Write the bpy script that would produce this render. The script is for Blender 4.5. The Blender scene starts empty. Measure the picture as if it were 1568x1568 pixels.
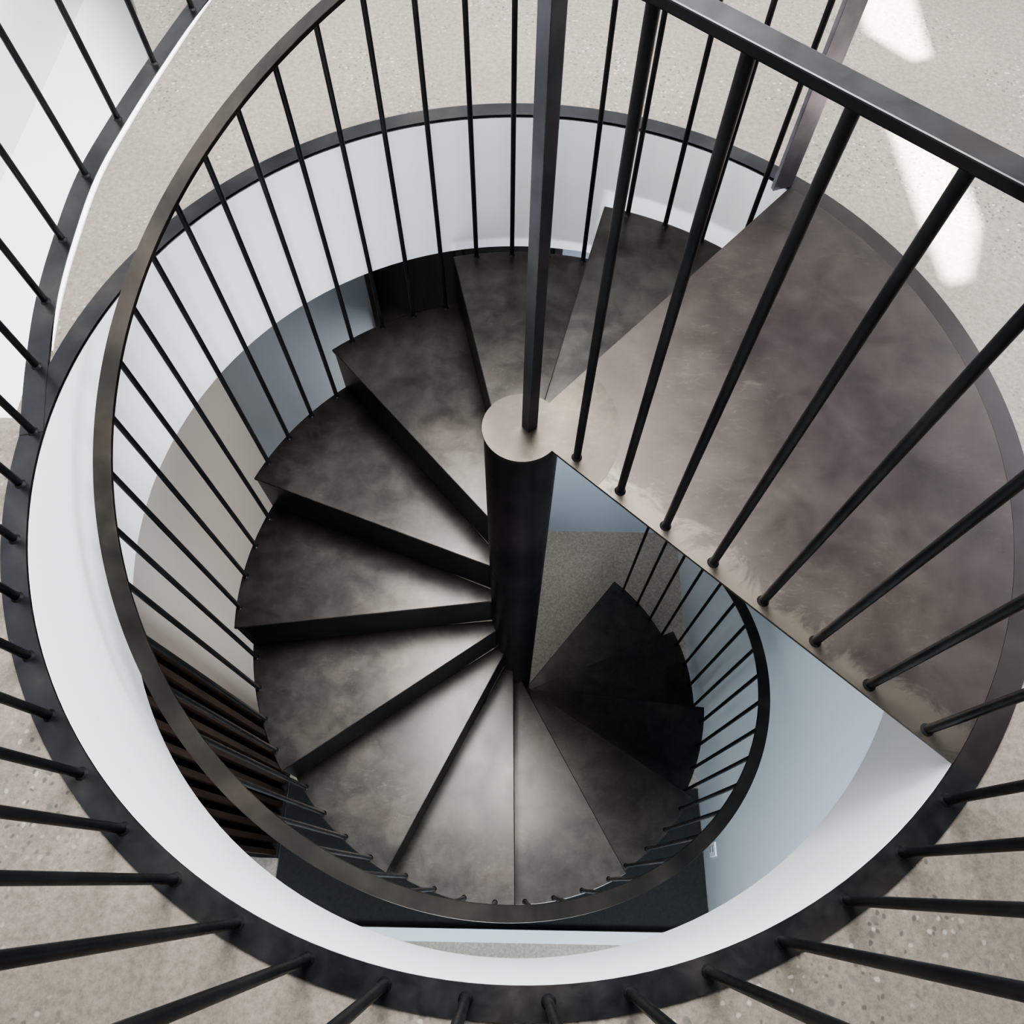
import bpy, math, random
from mathutils import Vector, Matrix
random.seed(4)
h=1.4                       # eye height above upper floor
CX,CY=.013*h,.6426*h        # stair axis
R=.7475*h; RT=.702*h; S=.1584*h; A0=47.6; ST=27.96; AE=-41.6
ZC=-.3215*h                 # underside of slab
ZF=-14*S                    # lower floor
HR=.682*h; RC=.061*h; WR=.035*h
NT=13
scene=bpy.context.scene; COL=scene.collection
scene.view_settings.view_transform='AgX'
scene.view_settings.look='AgX - High Contrast'

# ---------- helpers ----------
def pol(r,a,z=0.): a=math.radians(a); return Vector((CX+r*math.cos(a),CY+r*math.sin(a),z))
def mesh_obj(name,verts,faces,mat,parent=None,smooth=False,bevel=0):
    me=bpy.data.meshes.new(name); me.from_pydata([tuple(v) for v in verts],[],faces); me.validate(); me.update()
    import bmesh
    bm=bmesh.new(); bm.from_mesh(me); bmesh.ops.recalc_face_normals(bm,faces=bm.faces); bm.to_mesh(me); bm.free()
    o=bpy.data.objects.new(name,me); COL.objects.link(o); me.materials.append(mat)
    if parent: o.parent=parent
    if smooth:
        for p in me.polygons: p.use_smooth=True
        try:
            me.set_sharp_from_angle(angle=math.radians(40))
        except Exception: pass
    if bevel:
        b=o.modifiers.new('bevel','BEVEL'); b.width=bevel; b.segments=2; b.limit_method='ANGLE'
    return o
def empty(name):
    e=bpy.data.objects.new(name,None); COL.objects.link(e); e.empty_display_size=.1; return e
class MB:
    def __init__(s): s.v=[]; s.f=[]
    def add(s,v,f):
        n=len(s.v); s.v+=list(v); s.f+=[tuple(i+n for i in q) for q in f]
    def cyl(s,x,y,z0,z1,r,r2=None,n=14):
        r2=r if r2 is None else r2
        v=[(x+r*math.cos(2*math.pi*i/n),y+r*math.sin(2*math.pi*i/n),z0) for i in range(n)]
        v+=[(x+r2*math.cos(2*math.pi*i/n),y+r2*math.sin(2*math.pi*i/n),z1) for i in range(n)]
        f=[(i,(i+1)%n,n+(i+1)%n,n+i) for i in range(n)]+[tuple(range(n))[::-1],tuple(range(n,2*n))]
        s.add(v,f)
    def rod(s,x,y,z0,z1,r):
        s.cyl(x,y,z0,z1,r)
        s.cyl(x,y,z0,z0+.005,r*1.45,r*1.05)
    def box(s,x0,x1,y0,y1,z0,z1):
        v=[(x,y,z) for z in(z0,z1) for x,y in((x0,y0),(x1,y0),(x1,y1),(x0,y1))]
        s.add(v,[(3,2,1,0),(4,5,6,7),(0,1,5,4),(1,2,6,5),(2,3,7,6),(3,0,4,7)])
    def prism(s,poly,z0,z1):
        n=len(poly); v=[(p[0],p[1],z0) for p in poly]+[(p[0],p[1],z1) for p in poly]
        s.add(v,[tuple(range(n))[::-1],tuple(range(n,2*n))]+[(i,(i+1)%n,n+(i+1)%n,n+i) for i in range(n)])
    def sweep(s,pts,w,t,closed=False):
        pts=[Vector(p) for p in pts]; n=len(pts); v=[];f=[]
        for i,p in enumerate(pts):
            a=pts[i-1] if i>0 else p; b=pts[i+1] if i<n-1 else p
            ww=w(i/(n-1)) if callable(w) else w
            T=(b-a).normalized(); sd=T.cross(Vector((0,0,1))).normalized(); up=sd.cross(T).normalized()
            for sx,sz in((-1,-1),(1,-1),(1,1),(-1,1)): v.append(p+sd*ww/2*sx+up*t/2*sz)
        for i in range(n-1):
            for k in range(4): f.append((i*4+k,i*4+(k+1)%4,i*4+4+(k+1)%4,i*4+4+k))
        f.append((0,1,2,3)); m=(n-1)*4; f.append((m+3,m+2,m+1,m))
        s.add(v,f)
    def obj(s,name,mat,parent=None,smooth=False,bevel=0): return mesh_obj(name,s.v,s.f,mat,parent,smooth,bevel)
def slab(name,outer,holes,z0,z1,mat):
    cu=bpy.data.curves.new(name+'_c','CURVE'); cu.dimensions='2D'; cu.fill_mode='BOTH'; cu.extrude=abs(z1-z0)/2
    for poly in [outer]+holes:
        sp=cu.splines.new('POLY'); sp.points.add(len(poly)-1)
        for i,p in enumerate(poly): sp.points[i].co=(p[0],p[1],0,1)
        sp.use_cyclic_u=True
    o=bpy.data.objects.new(name+'_t',cu); COL.objects.link(o)
    bpy.context.view_layer.update()
    me=bpy.data.meshes.new_from_object(o.evaluated_get(bpy.context.evaluated_depsgraph_get()))
    bpy.data.objects.remove(o); me.transform(Matrix.Translation((0,0,(z0+z1)/2)))
    me.materials.clear(); me.materials.append(mat); me.name=name
    ob=bpy.data.objects.new(name,me); COL.objects.link(ob); return ob

# ---------- materials ----------
def new_mat(name):
    m=bpy.data.materials.new(name); m.use_nodes=True; nt=m.node_tree
    return m,nt,nt.nodes['Principled BSDF']
def noise(nt,scale,detail=6,rough=.6,dist=0,vec=None):
    n=nt.nodes.new('ShaderNodeTexNoise'); n.inputs['Scale'].default_value=scale; n.inputs['Detail'].default_value=detail
    n.inputs['Roughness'].default_value=rough; n.inputs['Distortion'].default_value=dist
    if vec: nt.links.new(vec,n.inputs['Vector'])
    return n
def ramp(nt,src,stops):
    r=nt.nodes.new('ShaderNodeValToRGB'); e=r.color_ramp.elements
    while len(e)<len(stops): e.new(.5)
    for i,(p,c) in enumerate(stops): e[i].position=p; e[i].color=(c if len(c)==4 else (*c,1))
    nt.links.new(src,r.inputs[0]); return r
def mixc(nt,fac,a,b,mode='MIX'):
    m=nt.nodes.new('ShaderNodeMix'); m.data_type='RGBA'; m.blend_type=mode
    if isinstance(fac,float): m.inputs[0].default_value=fac
    else: nt.links.new(fac,m.inputs[0])
    for k,s in((6,a),(7,b)):
        if isinstance(s,tuple): m.inputs[k].default_value=(*s,1)
        else: nt.links.new(s,m.inputs[k])
    return m.outputs[2]
def bump(nt,b,src,strength,dist=.002):
    bp=nt.nodes.new('ShaderNodeBump'); bp.inputs['Strength'].default_value=strength; bp.inputs['Distance'].default_value=dist
    nt.links.new(src,bp.inputs['Height']); nt.links.new(bp.outputs[0],b.inputs['Normal'])
def steel(name,c0,c1,c2,metal=.75,r0=.32,r1=.55,scale=2.2,mot=(.88,1.08),scr=0.,edge=False):
    m,nt,b=new_mat(name); tc=nt.nodes.new('ShaderNodeTexCoord').outputs['Object']
    n1=noise(nt,scale,3,.45,.6,tc); n2=noise(nt,scale*5,8,.65,.4,tc); n3=noise(nt,160,3,.6,0,tc)
    col=ramp(nt,n1.outputs[0],[(.3,c0),(.5,c1),(.72,c2)]).outputs[0]
    sm=ramp(nt,n2.outputs[0],[(.35,(mot[0],)*3),(.7,(mot[1],)*3)]).outputs[0]
    col=mixc(nt,1.,col,sm,'MULTIPLY')
    if scr:   # worn flecks and fine scratches
        mp=nt.nodes.new('ShaderNodeMapping'); mp.inputs['Rotation'].default_value=(0,0,.7); mp.inputs['Scale'].default_value=(1,2.6,1); nt.links.new(tc,mp.inputs[0])
        n4=noise(nt,22,10,.82,1.1,mp.outputs[0]); n5=noise(nt,3.1,2,.5,0,tc)
        f=mixc(nt,1.,ramp(nt,n4.outputs[0],[(.54,(0,0,0)),(.68,(scr,)*3)]).outputs[0],ramp(nt,n5.outputs[0],[(.45,(.15,.15,.15)),(.6,(1,1,1))]).outputs[0],'MULTIPLY')
        col=mixc(nt,f,col,tuple(x*1.7 for x in c2))
        f2=ramp(nt,n4.outputs[0],[(.30,(.5,)*3),(.42,(0,0,0))]).outputs[0]
        col=mixc(nt,f2,col,tuple(x*.6 for x in c0))
    if edge:  # worn bronze patches along the open edge of the landing
        a=math.radians(AE); nv=(-math.sin(a),math.cos(a),0); cst=nv[0]*CX+nv[1]*CY
        dt=nt.nodes.new('ShaderNodeVectorMath'); dt.operation='DOT_PRODUCT'; nt.links.new(tc,dt.inputs[0]); dt.inputs[1].default_value=nv
        sb=nt.nodes.new('ShaderNodeMath'); sb.operation='SUBTRACT'; nt.links.new(dt.outputs['Value'],sb.inputs[0]); sb.inputs[1].default_value=cst
        n6=noise(nt,9,8,.7,1.2,tc); ad=nt.nodes.new('ShaderNodeMath'); ad.operation='MULTIPLY_ADD'
        nt.links.new(n6.outputs[0],ad.inputs[0]); ad.inputs[1].default_value=-.34; nt.links.new(sb.outputs[0],ad.inputs[2])
        sh=nt.nodes.new('ShaderNodeMath'); sh.operation='ADD'; nt.links.new(ad.outputs[0],sh.inputs[0]); sh.inputs[1].default_value=.14
        f=ramp(nt,sh.outputs[0],[(0.0,(.65,)*3),(.04,(0,0,0))]).outputs[0]
        col=mixc(nt,f,col,(.125,.112,.096))
    nt.links.new(col,b.inputs['Base Color']); b.inputs['Metallic'].default_value=metal
    rr=ramp(nt,n2.outputs[0],[(.3,(r0,)*3),(.75,(r1,)*3)]); nt.links.new(rr.outputs[0],b.inputs['Roughness'])
    bump(nt,b,n3.outputs[0],.10,.0005); return m
M_tread=steel('blackened_steel_treads',(.052,.050,.049),(.067,.063,.060),(.088,.080,.074),.94,.28,.37,3,mot=(.82,1.12),scr=.34)
M_riser=steel('blackened_steel_risers',(.032,.032,.035),(.045,.044,.046),(.065,.062,.06),.85,.3,.4,3)
M_land=steel('bronzed_steel_landing',(.052,.045,.044),(.070,.061,.057),(.094,.083,.074),.88,.38,.5,1.5,mot=(.84,1.12),scr=.28,edge=True)
M_hub=steel('worn_steel_hub',(.048,.043,.038),(.066,.059,.051),(.094,.083,.068),.9,.36,.48,6,mot=(.8,1.15),scr=.4)
M_lring=steel('bronzed_steel_rim',(.042,.036,.039),(.058,.050,.052),(.085,.074,.07),.9,.32,.48,1.4)
M_col=steel('column_steel',(.02,.018,.021),(.034,.029,.033),(.055,.045,.048),.85,.28,.42,4)
M_dark=steel('dark_steel',(.026,.028,.033),(.04,.042,.047),(.065,.062,.06),.8,.3,.45,5)
M_rod=steel('baluster_steel',(.022,.023,.026),(.033,.034,.037),(.046,.046,.048),.7,.35,.5,8)
M_rail=steel('handrail_steel',(.042,.040,.038),(.07,.064,.057),(.11,.095,.080),.85,.3,.45,4)
M_lrail=steel('landing_rail_steel',(.028,.029,.032),(.04,.04,.044),(.056,.054,.056),.8,.33,.45,4)
M_post=steel('mill_steel_post',(.07,.074,.085),(.11,.114,.13),(.17,.17,.185),.9,.28,.4,5)
M_cpost=steel('bright_mill_steel_post',(.24,.235,.27),(.34,.33,.37),(.45,.43,.47),.85,.28,.4,5)

def concrete(name,base,dark,spec=True):
    m,nt,b=new_mat(name); tc=nt.nodes.new('ShaderNodeTexCoord').outputs['Object']
    n1=noise(nt,1.3,6,.6,.5,tc); n2=noise(nt,70,8,.8,0,tc)
    c=ramp(nt,n1.outputs[0],[(.35,dark),(.65,base)]).outputs[0]
    c=mixc(nt,1.,c,ramp(nt,n2.outputs[0],[(.38,(.70,.70,.70)),(.62,(1.15,1.15,1.15))]).outputs[0],'MULTIPLY')
    if spec:
        # irregular exposed aggregate, strongest in worn regions
        nd=noise(nt,45,2,.5,0,tc); wv=mixc(nt,.012,tc,nd.outputs['Color'])
        n3=noise(nt,2.6,3,.5,0,tc); reg=ramp(nt,n3.outputs[0],[(.46,(.10,.10,.10)),(.57,(1,1,1))])
        for sc,(d0,d1),(s0,s1),cc in((72,(.20,.34),(.42,.50),(.065,.062,.058)),(34,(.16,.26),(.55,.60),(.10,.096,.09)),(60,(.18,.3),(.5,.58),(.34,.32,.29))):
            v=nt.nodes.new('ShaderNodeTexVoronoi'); v.inputs['Scale'].default_value=sc; nt.links.new(wv,v.inputs['Vector'])
            d=ramp(nt,v.outputs['Distance'],[(d0,(1,1,1)),(d1,(0,0,0))])
            sel=ramp(nt,v.outputs['Color'],[(s0,(0,0,0)),(s1,(.8,.8,.8))])
            f=mixc(nt,1.,mixc(nt,1.,d.outputs[0],sel.outputs[0],'MULTIPLY'),reg.outputs[0],'MULTIPLY')
            c=mixc(nt,f,c,cc)
        v2=nt.nodes.new('ShaderNodeTexVoronoi'); v2.inputs['Scale'].default_value=150; nt.links.new(tc,v2.inputs['Vector'])
        f2=ramp(nt,v2.outputs['Distance'],[(.10,(.5,.5,.5)),(.24,(0,0,0))]).outputs[0]
        c=mixc(nt,f2,c,(.11,.098,.082))
    nt.links.new(c,b.inputs['Base Color']); b.inputs['Roughness'].default_value=.55
    bump(nt,b,n2.outputs[0],.1,.0008); return m
M_conc=concrete('concrete_floor',(.205,.182,.154),(.165,.146,.124))
M_conc2=concrete('concrete_floor_lower',(.34,.31,.27),(.30,.27,.235),False)
def paint(name,c,r=.6):
    m,nt,b=new_mat(name); tc=nt.nodes.new('ShaderNodeTexCoord').outputs['Object']
    n=noise(nt,1.1,3,.5,0,tc); cc=ramp(nt,n.outputs[0],[(.3,tuple(x*.965 for x in c)),(.7,c)])
    nt.links.new(cc.outputs[0],b.inputs['Base Color']); b.inputs['Roughness'].default_value=r
    bump(nt,b,noise(nt,180,2,.5,0,tc).outputs[0],.04,.0005); return m
M_white=paint('white_paint',(.86,.88,.90)); M_grey=paint('grey_paint',(.40,.45,.50)); M_warm=paint('warm_plaster',(.58,.52,.47))
M_ceil=paint('ceiling_paint',(.16,.155,.15)); M_pale=paint('pale_blue_paint',(.58,.64,.68))
def wood(name,a,b_,r=.45):
    m,nt,b=new_mat(name); tc=nt.nodes.new('ShaderNodeTexCoord'); mp=nt.nodes.new('ShaderNodeMapping'); mp.inputs['Scale'].default_value=(14,14,1.2)
    nt.links.new(tc.outputs['Object'],mp.inputs[0]); n=noise(nt,3,8,.65,1.2,mp.outputs[0])
    nt.links.new(ramp(nt,n.outputs[0],[(.3,a),(.7,b_)]).outputs[0],b.inputs['Base Color']); b.inputs['Roughness'].default_value=r; return m
M_wood=wood('walnut',(.024,.015,.011),(.055,.032,.022)); M_dkwood=wood('dark_stained_wood',(.02,.022,.022),(.05,.045,.04))
M_dkfill=wood('dark_fill',(.014,.022,.025),(.034,.032,.03),.9)  # dark tone stands in for shaded floor; also on the screen frame

# ---------- room shell ----------
XL,XR,YF,YB,ZT=-1.3*h,2.2*h,-1.7*h,2.9*h,1.95*h
circ=lambda r,n=160:[(CX+r*math.cos(2*math.pi*i/n),CY+r*math.sin(2*math.pi*i/n)) for i in range(n)]
GP=[(-.751,.6135),(-.7816,.7427),(-.8066,.879),(-.819,1.023),(-.8218,1.19),(-.8017,1.352),(-.7705,1.53),(-.7305,1.722),(-.682,1.90),(-.625,2.08)]
GP=[Vector((x*h,y*h,0)) for x,y in GP]
void=[(XL-.02,.645*h),(-.79*h,.645*h)]+[(p.x-.012*h,p.y) for p in GP[1:7]]+[(-.87*h,1.757*h),(-1.25*h,2.5*h),(XL-.02,2.5*h)]
slab('floor',[(XL-.05,YF),(XR,YF),(XR,YB),(XL-.05,YB)],[circ(R+.012)[::-1],void[::-1]],ZC,0,M_conc)
slab('ceiling_lower',[(XL,YF),(XR,YF),(XR,YB),(XL,YB)],[circ(R+.012)[::-1]],ZC-.03,ZC-.001,M_white)
# white drum lining the opening
n=160; mb=MB(); v=[];f=[]
for i in range(n):
    a=360*i/n
    v+=[pol(R,a,-.004),pol(R,a,ZC-.031),pol(R+.011,a,ZC-.031),pol(R+.011,a,-.004)]
for i in range(n):
    j=(i+1)%n
    for k in range(4): f.append((i*4+k,j*4+k,j*4+(k+1)%4,i*4+(k+1)%4))
mesh_obj('trim_opening_drum',v,f,M_white,smooth=True)
def wall(name,x0,x1,y0,y1,z0,z1,mat):
    m=MB(); m.box(x0,x1,y0,y1,z0,z1); return m.obj(name,mat)
wall('wall_left',XL-.1,XL,YF-.1,YB+.1,ZF,ZT,M_white)
wall('wall_right',XR,XR+.1,YF-.1,YB+.1,ZF,ZT,M_white)
wall('wall_front',XL,XR,YF-.1,YF,ZF,ZT,M_white)
wall('wall_back',XL,XR,YB,YB+.1,ZF,ZT,M_white)
wall('floor_lower',XL-.1,XR+.1,YF-.1,YB+.1,ZF-.1,ZF,M_conc2)
dx,dy=.2*ZT,.35*ZT
p1=[(.7377,1.5125),(.806,1.4517),(.859,1.258),(.861,1.118),(.807,.98),(.764,.968),(.755,1.1),(.752,1.3)]
p2=[(.76,1.95),(.766,1.693),(.842,1.60),(.885,1.616),(.90,1.95)]
sun_cutouts=[[(x*h+dx,y*h+dy) for x,y in p] for p in (p1,p2)]  # openings added to the unseen ceiling, shaped so sun falls in patches
slab('ceiling',[(XL-.1,YF-.1),(XR+.1,YF-.1),(XR+.1,YB+.1),(XL-.1,YB+.1)],sun_cutouts,ZT,ZT+.02,M_ceil)
# lower storey walls
zc=ZC-.03
wall('wall_lower_left',-1.08*h,-.98*h,.5*h,1.5*h,ZF,zc,M_warm)
wall('wall_lower_right',.78*h,.83*h,-.11*h,1.5*h,ZF,zc,M_pale)
m=MB(); m.box(-1.08*h,-.42*h,1.5*h,1.56*h,ZF,zc); m.box(.12*h,.83*h,1.5*h,1.56*h,ZF,zc); m.obj('wall_lower_back',M_grey)
d=empty('door_1')
m=MB(); m.box(-.40*h,.10*h,1.53*h,1.555*h,ZF,zc); m.obj('door_leaf',M_dkwood,d)
m=MB(); m.box(-.42*h,-.40*h,1.49*h,1.56*h,ZF,zc); m.box(.10*h,.12*h,1.49*h,1.56*h,ZF,zc); m.box(-.165*h,-.145*h,1.50*h,1.53*h,ZF,zc); m.obj('door_frame',M_dkwood,d)
m=MB(); m.box(-.88*h,.775*h,-.155*h,.35*h,ZF,ZF+.012); m.obj('dark_floor_sheet',M_dkfill)  # thin sheet added to make the floor dark where it lies in shadow
m=MB(); m.box(-.95*h,.78*h,-.20*h,-.157*h,ZF,ZF+.06); m.obj('trim_floor_curb',M_pale)
o=empty('wood_slat_screen')
m=MB()
for i in range(11):
    y=.08*h+i*.043*h; m.box(-.92*h,-.89*h,y,y+.018*h,ZF+.03,zc)
m.obj('slats',M_wood,o)
m=MB(); m.box(-.925*h,-.885*h,.07*h,.54*h,ZF,ZF+.03); m.box(-.96*h,-.93*h,.07*h,.54*h,ZF,zc); m.obj('frame',M_dkfill,o)
o=empty('wall_outlet')
m=MB(); m.box(.775*h,.78*h,.10*h,.15*h,ZF+.15,ZF+.27); m.obj('cover_plate',M_white,o,bevel=.002)
m=MB(); m.box(.773*h,.7752*h,.115*h,.135*h,ZF+.17,ZF+.20); m.box(.773*h,.7752*h,.115*h,.135*h,ZF+.22,ZF+.25); m.obj('sockets',M_grey,o)

# ---------- spiral staircase ----------
stair=empty('spiral_staircase')
def arcp(r,a,b,n): return [pol(r,a+(b-a)*i/n) for i in range(n+1)]
def radial_plate(mb,a,r0,r1,back,thick,z0,z1):
    q=math.radians(a); n_=Vector((math.sin(q),-math.cos(q),0))   # towards the clockwise (uphill) side
    p,r=pol(r0,a)+n_*back,pol(r1,a)+n_*back
    mb.prism([(w.x,w.y) for w in (p,r,r+n_*thick,p+n_*thick)],z0,z1)
for k in range(1,NT+1):
    a1=A0+ST*k; a2=a1-ST-1.6
    mb=MB(); poly=arcp(RC*.9,a2,a1,4)[::-1]; out=arcp(RT,a2,a1,14)
    mb.prism([(p.x,p.y) for p in out+poly],-k*S-.012,-k*S)
    mb.obj('tread_%d'%k,M_tread,stair,bevel=.003)
    mb=MB(); radial_plate(mb,a1,RC*.9,RT-.003,.006,.008,-(k+1)*S+(.001 if k<NT else 0),-k*S-.0122)
    mb.obj('riser_%d'%(k+1),M_riser,stair)
mb=MB(); radial_plate(mb,A0,RC*.9,RT-.003,.006,.008,-S+.001,0); mb.obj('riser_1',M_riser,stair)
mb=MB(); mb.cyl(CX,CY,ZF,-.001,RC,n=72); mb.obj('column',M_col,stair,smooth=True)
mb=MB(); mb.cyl(CX,CY,-.001,.0081,RC+.003,n=72); mb.obj('column_cap',M_hub,stair,smooth=True)
RL=R-.0015
mb=MB(); mb.prism([(p.x,p.y) for p in arcp(RL,AE,A0,60)+[pol(RC*.8,A0),pol(RC*.8,AE)]],.0005,.0075); mb.obj('landing_plate',M_land,stair)
mb=MB(); mb.prism([(p.x,p.y) for p in arcp(.155*h,AE+.3,A0-.3,30)+[pol(RC*.8,A0-.5),pol(RC*.8,AE+.5)]],.0074,.0079); mb.obj('landing_hub_plate',M_hub,stair)
mb=MB()
radial_plate(mb,AE,RC,R-.004,-.04,.01,-.05,.0004)
mb.obj('landing_stiffener',M_dark,stair)
def zr(a): return HR-S*(a-A0)/ST
RR=.695*h
mb=MB(); ae=A0+ST*NT-2
mb.sweep([pol(RR,a,zr(a)) for a in [A0+ (ae-A0)*i/220 for i in range(221)]],.042,.011)
mb.obj('helical_handrail',M_rail,stair,smooth=True,bevel=.001)
mb=MB(); k=0
while True:
    a=A0+(k+.36)*ST/4
    if a>ae: break
    t=min(NT,int((a-A0)//ST)+1); p=pol(RT-.013,a)
    mb.rod(p.x,p.y,-t*S,zr(a)-.004,.0073); k+=1
mb.obj('stair_balusters',M_rod,stair,smooth=True)
# landing guard
u=Vector((math.cos(math.radians(AE)),math.sin(math.radians(AE)),0)); nn=Vector((-u.y,u.x,0)); C=Vector((CX,CY,0))
off=nn*.017*h
mb=MB()
for i in range(8):
    p=C+u*(.099+.086*i)*h+off*(1 if i<6 else .85); mb.rod(p.x,p.y,.0075,HR-.004,.0085)
mb.obj('landing_balusters',M_rod,stair,smooth=True)
pc=C+Vector((.012*h,.002*h,0))
mb=MB(); mb.sweep([pc+Vector((0,0,HR)),C+u*.12*h+off*.9+Vector((0,0,HR)),C+u*(R+.018*h)+off*.2+Vector((0,0,HR))],.034,.014); mb.obj('landing_handrail',M_lrail,stair,bevel=.002)
mb=MB(); s=.0125; ca,sa=math.cos(math.radians(40)),math.sin(math.radians(40))
mb.prism([(pc.x+s*(x*ca-y*sa),pc.y+s*(x*sa+y*ca)) for x,y in((-1,-1),(1,-1),(1,1),(-1,1))],.008,HR+.3)
mb.obj('centre_post',M_post,stair,bevel=.001)
p=C+Vector((.487*h,.5515*h,0)); q=math.radians(20)
mb=MB(); mb.prism([(p.x+x*math.cos(q)-y*math.sin(q),p.y+x*math.sin(q)+y*math.cos(q)) for x,y in((-.028,-.007),(.028,-.007),(.028,.007),(-.028,.007))],.0075,HR+.3)
mb.obj('corner_post',M_cpost,stair,bevel=.001)

# ---------- guardrail round the opening ----------
gr=empty('opening_guardrail')
def ringseg(name,a_s,a_e,z1,mat,par):
    v=[];f=[]; N=max(8,int((a_e-a_s)/1.8))
    for i in range(N+1):
        a=a_s+(a_e-a_s)*i/N
        v+=[pol(R-.0005,a,.0003),pol(R+WR,a,.0003),pol(R+WR,a,z1),pol(R-.0005,a,z1)]
    for i in range(N):
        for k in range(4): f.append((i*4+k,i*4+4+k,i*4+4+(k+1)%4,i*4+(k+1)%4))
    f.extend([(0,1,2,3),(N*4+3,N*4+2,N*4+1,N*4)])
    mesh_obj(name,v,f,mat,par)
ringseg('ring_plate',A0,360+AE,.007,M_dark,gr)
ringseg('landing_rim',AE,A0,.0068,M_lring,stair)
# smooth path for the wing that leaves the ring
def cr(P,n=8):
    o=[]
    for i in range(len(P)-1):
        a=P[i-1] if i else P[0]*2-P[1]; b,c=P[i],P[i+1]; d_=P[i+2] if i+2<len(P) else P[-1]*2-P[-2]
        for j in range(n):
            t=j/n; o.append(.5*((2*b)+(c-a)*t+(2*a-5*b+4*c-d_)*t*t+(3*b-a-3*c+d_)*t**3))
    o.append(P[-1].copy()); return o
path=cr(GP)
mb=MB(); mb.sweep([p+Vector((0,0,.0045)) for p in path],.036*h,.0068); mb.obj('wing_plate',M_dark,gr)
mb=MB()
for k in range(-13,7):
    p=pol(R+.0155*h,-87.1+7*k); mb.rod(p.x,p.y,.007,HR-.004,.0083)
for p in GP[1:]: mb.rod(p.x,p.y,.008,HR-.004,.0083)
mb.obj('guard_balusters',M_rod,gr,smooth=True)
mb=MB(); mb.sweep([pol(R+.0155*h,AE-i*(AE+178.1)/80 ,HR) for i in range(80)]+[p+Vector((0,0,HR)) for p in path],.036,.014); mb.obj('guard_handrail',M_rail,gr)
mb=MB(); mb.sweep([p+Vector((.0215*h,0,.003)) for p in path[10:60]],lambda t:.012*h*math.sin(math.pi*min(1,max(.005,t)))**.7,.005); mb.obj('trim_white_edge',M_white)

# ---------- light ----------
def area(name,loc,rot,sx,sy,e,c=(1,1,1)):
    l=bpy.data.lights.new(name,'AREA'); l.shape='RECTANGLE'; l.size=sx; l.size_y=sy; l.energy=e; l.color=c
    o=bpy.data.objects.new(name,l); o.location=loc; o.rotation_euler=[math.radians(a) for a in rot]; COL.objects.link(o); return o
area('skylight_lamp',(.0*h,1.2*h,ZT-.03),(0,0,0),1.25,2.1,240,(1,.98,.955))
area('side_fill',(XR-.05,1.6*h,1.1*h),(0,90,0),1.4,2.4,72,(.93,.96,1))  # second soft light added from the side; this wall has no window
area('lower_back_fill',(-.1*h,1.25*h,-.85*h),(0,25,0),.35,.3,10,(1,.98,.95))  # added fill hidden under the treads, brightens the lower floor
area('lower_front_fill',(.35*h,-1.0*h,zc-.45),(75,0,12),1.5,.8,80,(.86,.93,1))  # unseen fill added to brighten the lower walls from the front
sd=Vector((-.2,-.35,-1)).normalized()
l=bpy.data.lights.new('sun','SUN'); l.energy=42; l.angle=math.radians(.9); l.color=(1,.95,.89)
o=bpy.data.objects.new('sun',l); o.rotation_euler=sd.to_track_quat('-Z','Y').to_euler(); o.location=(1,2,6); COL.objects.link(o)
w=bpy.data.worlds.new('sky'); scene.world=w; w.use_nodes=True
w.node_tree.nodes['Background'].inputs[0].default_value=(.75,.86,1,1); w.node_tree.nodes['Background'].inputs[1].default_value=1.

# ---------- camera ----------
t=math.radians(26.38); r=math.radians(1.114)
dv=Vector((0,math.sin(t),-math.cos(t))); Rx=Vector((1,0,0)); D=-Vector((0,math.cos(t),math.sin(t)))
Ro=math.cos(r)*Rx-math.sin(r)*D; Do=math.sin(r)*Rx+math.cos(r)*D
cd=bpy.data.cameras.new('camera'); cd.sensor_width=36; cd.lens=1144/1568*36; cd.clip_start=.02
cam=bpy.data.objects.new('camera',cd); COL.objects.link(cam)
M=Matrix((Ro,-Do,-dv)).transposed().to_4x4(); M.translation=Vector((0,0,h)); cam.matrix_world=M
scene.camera=cam
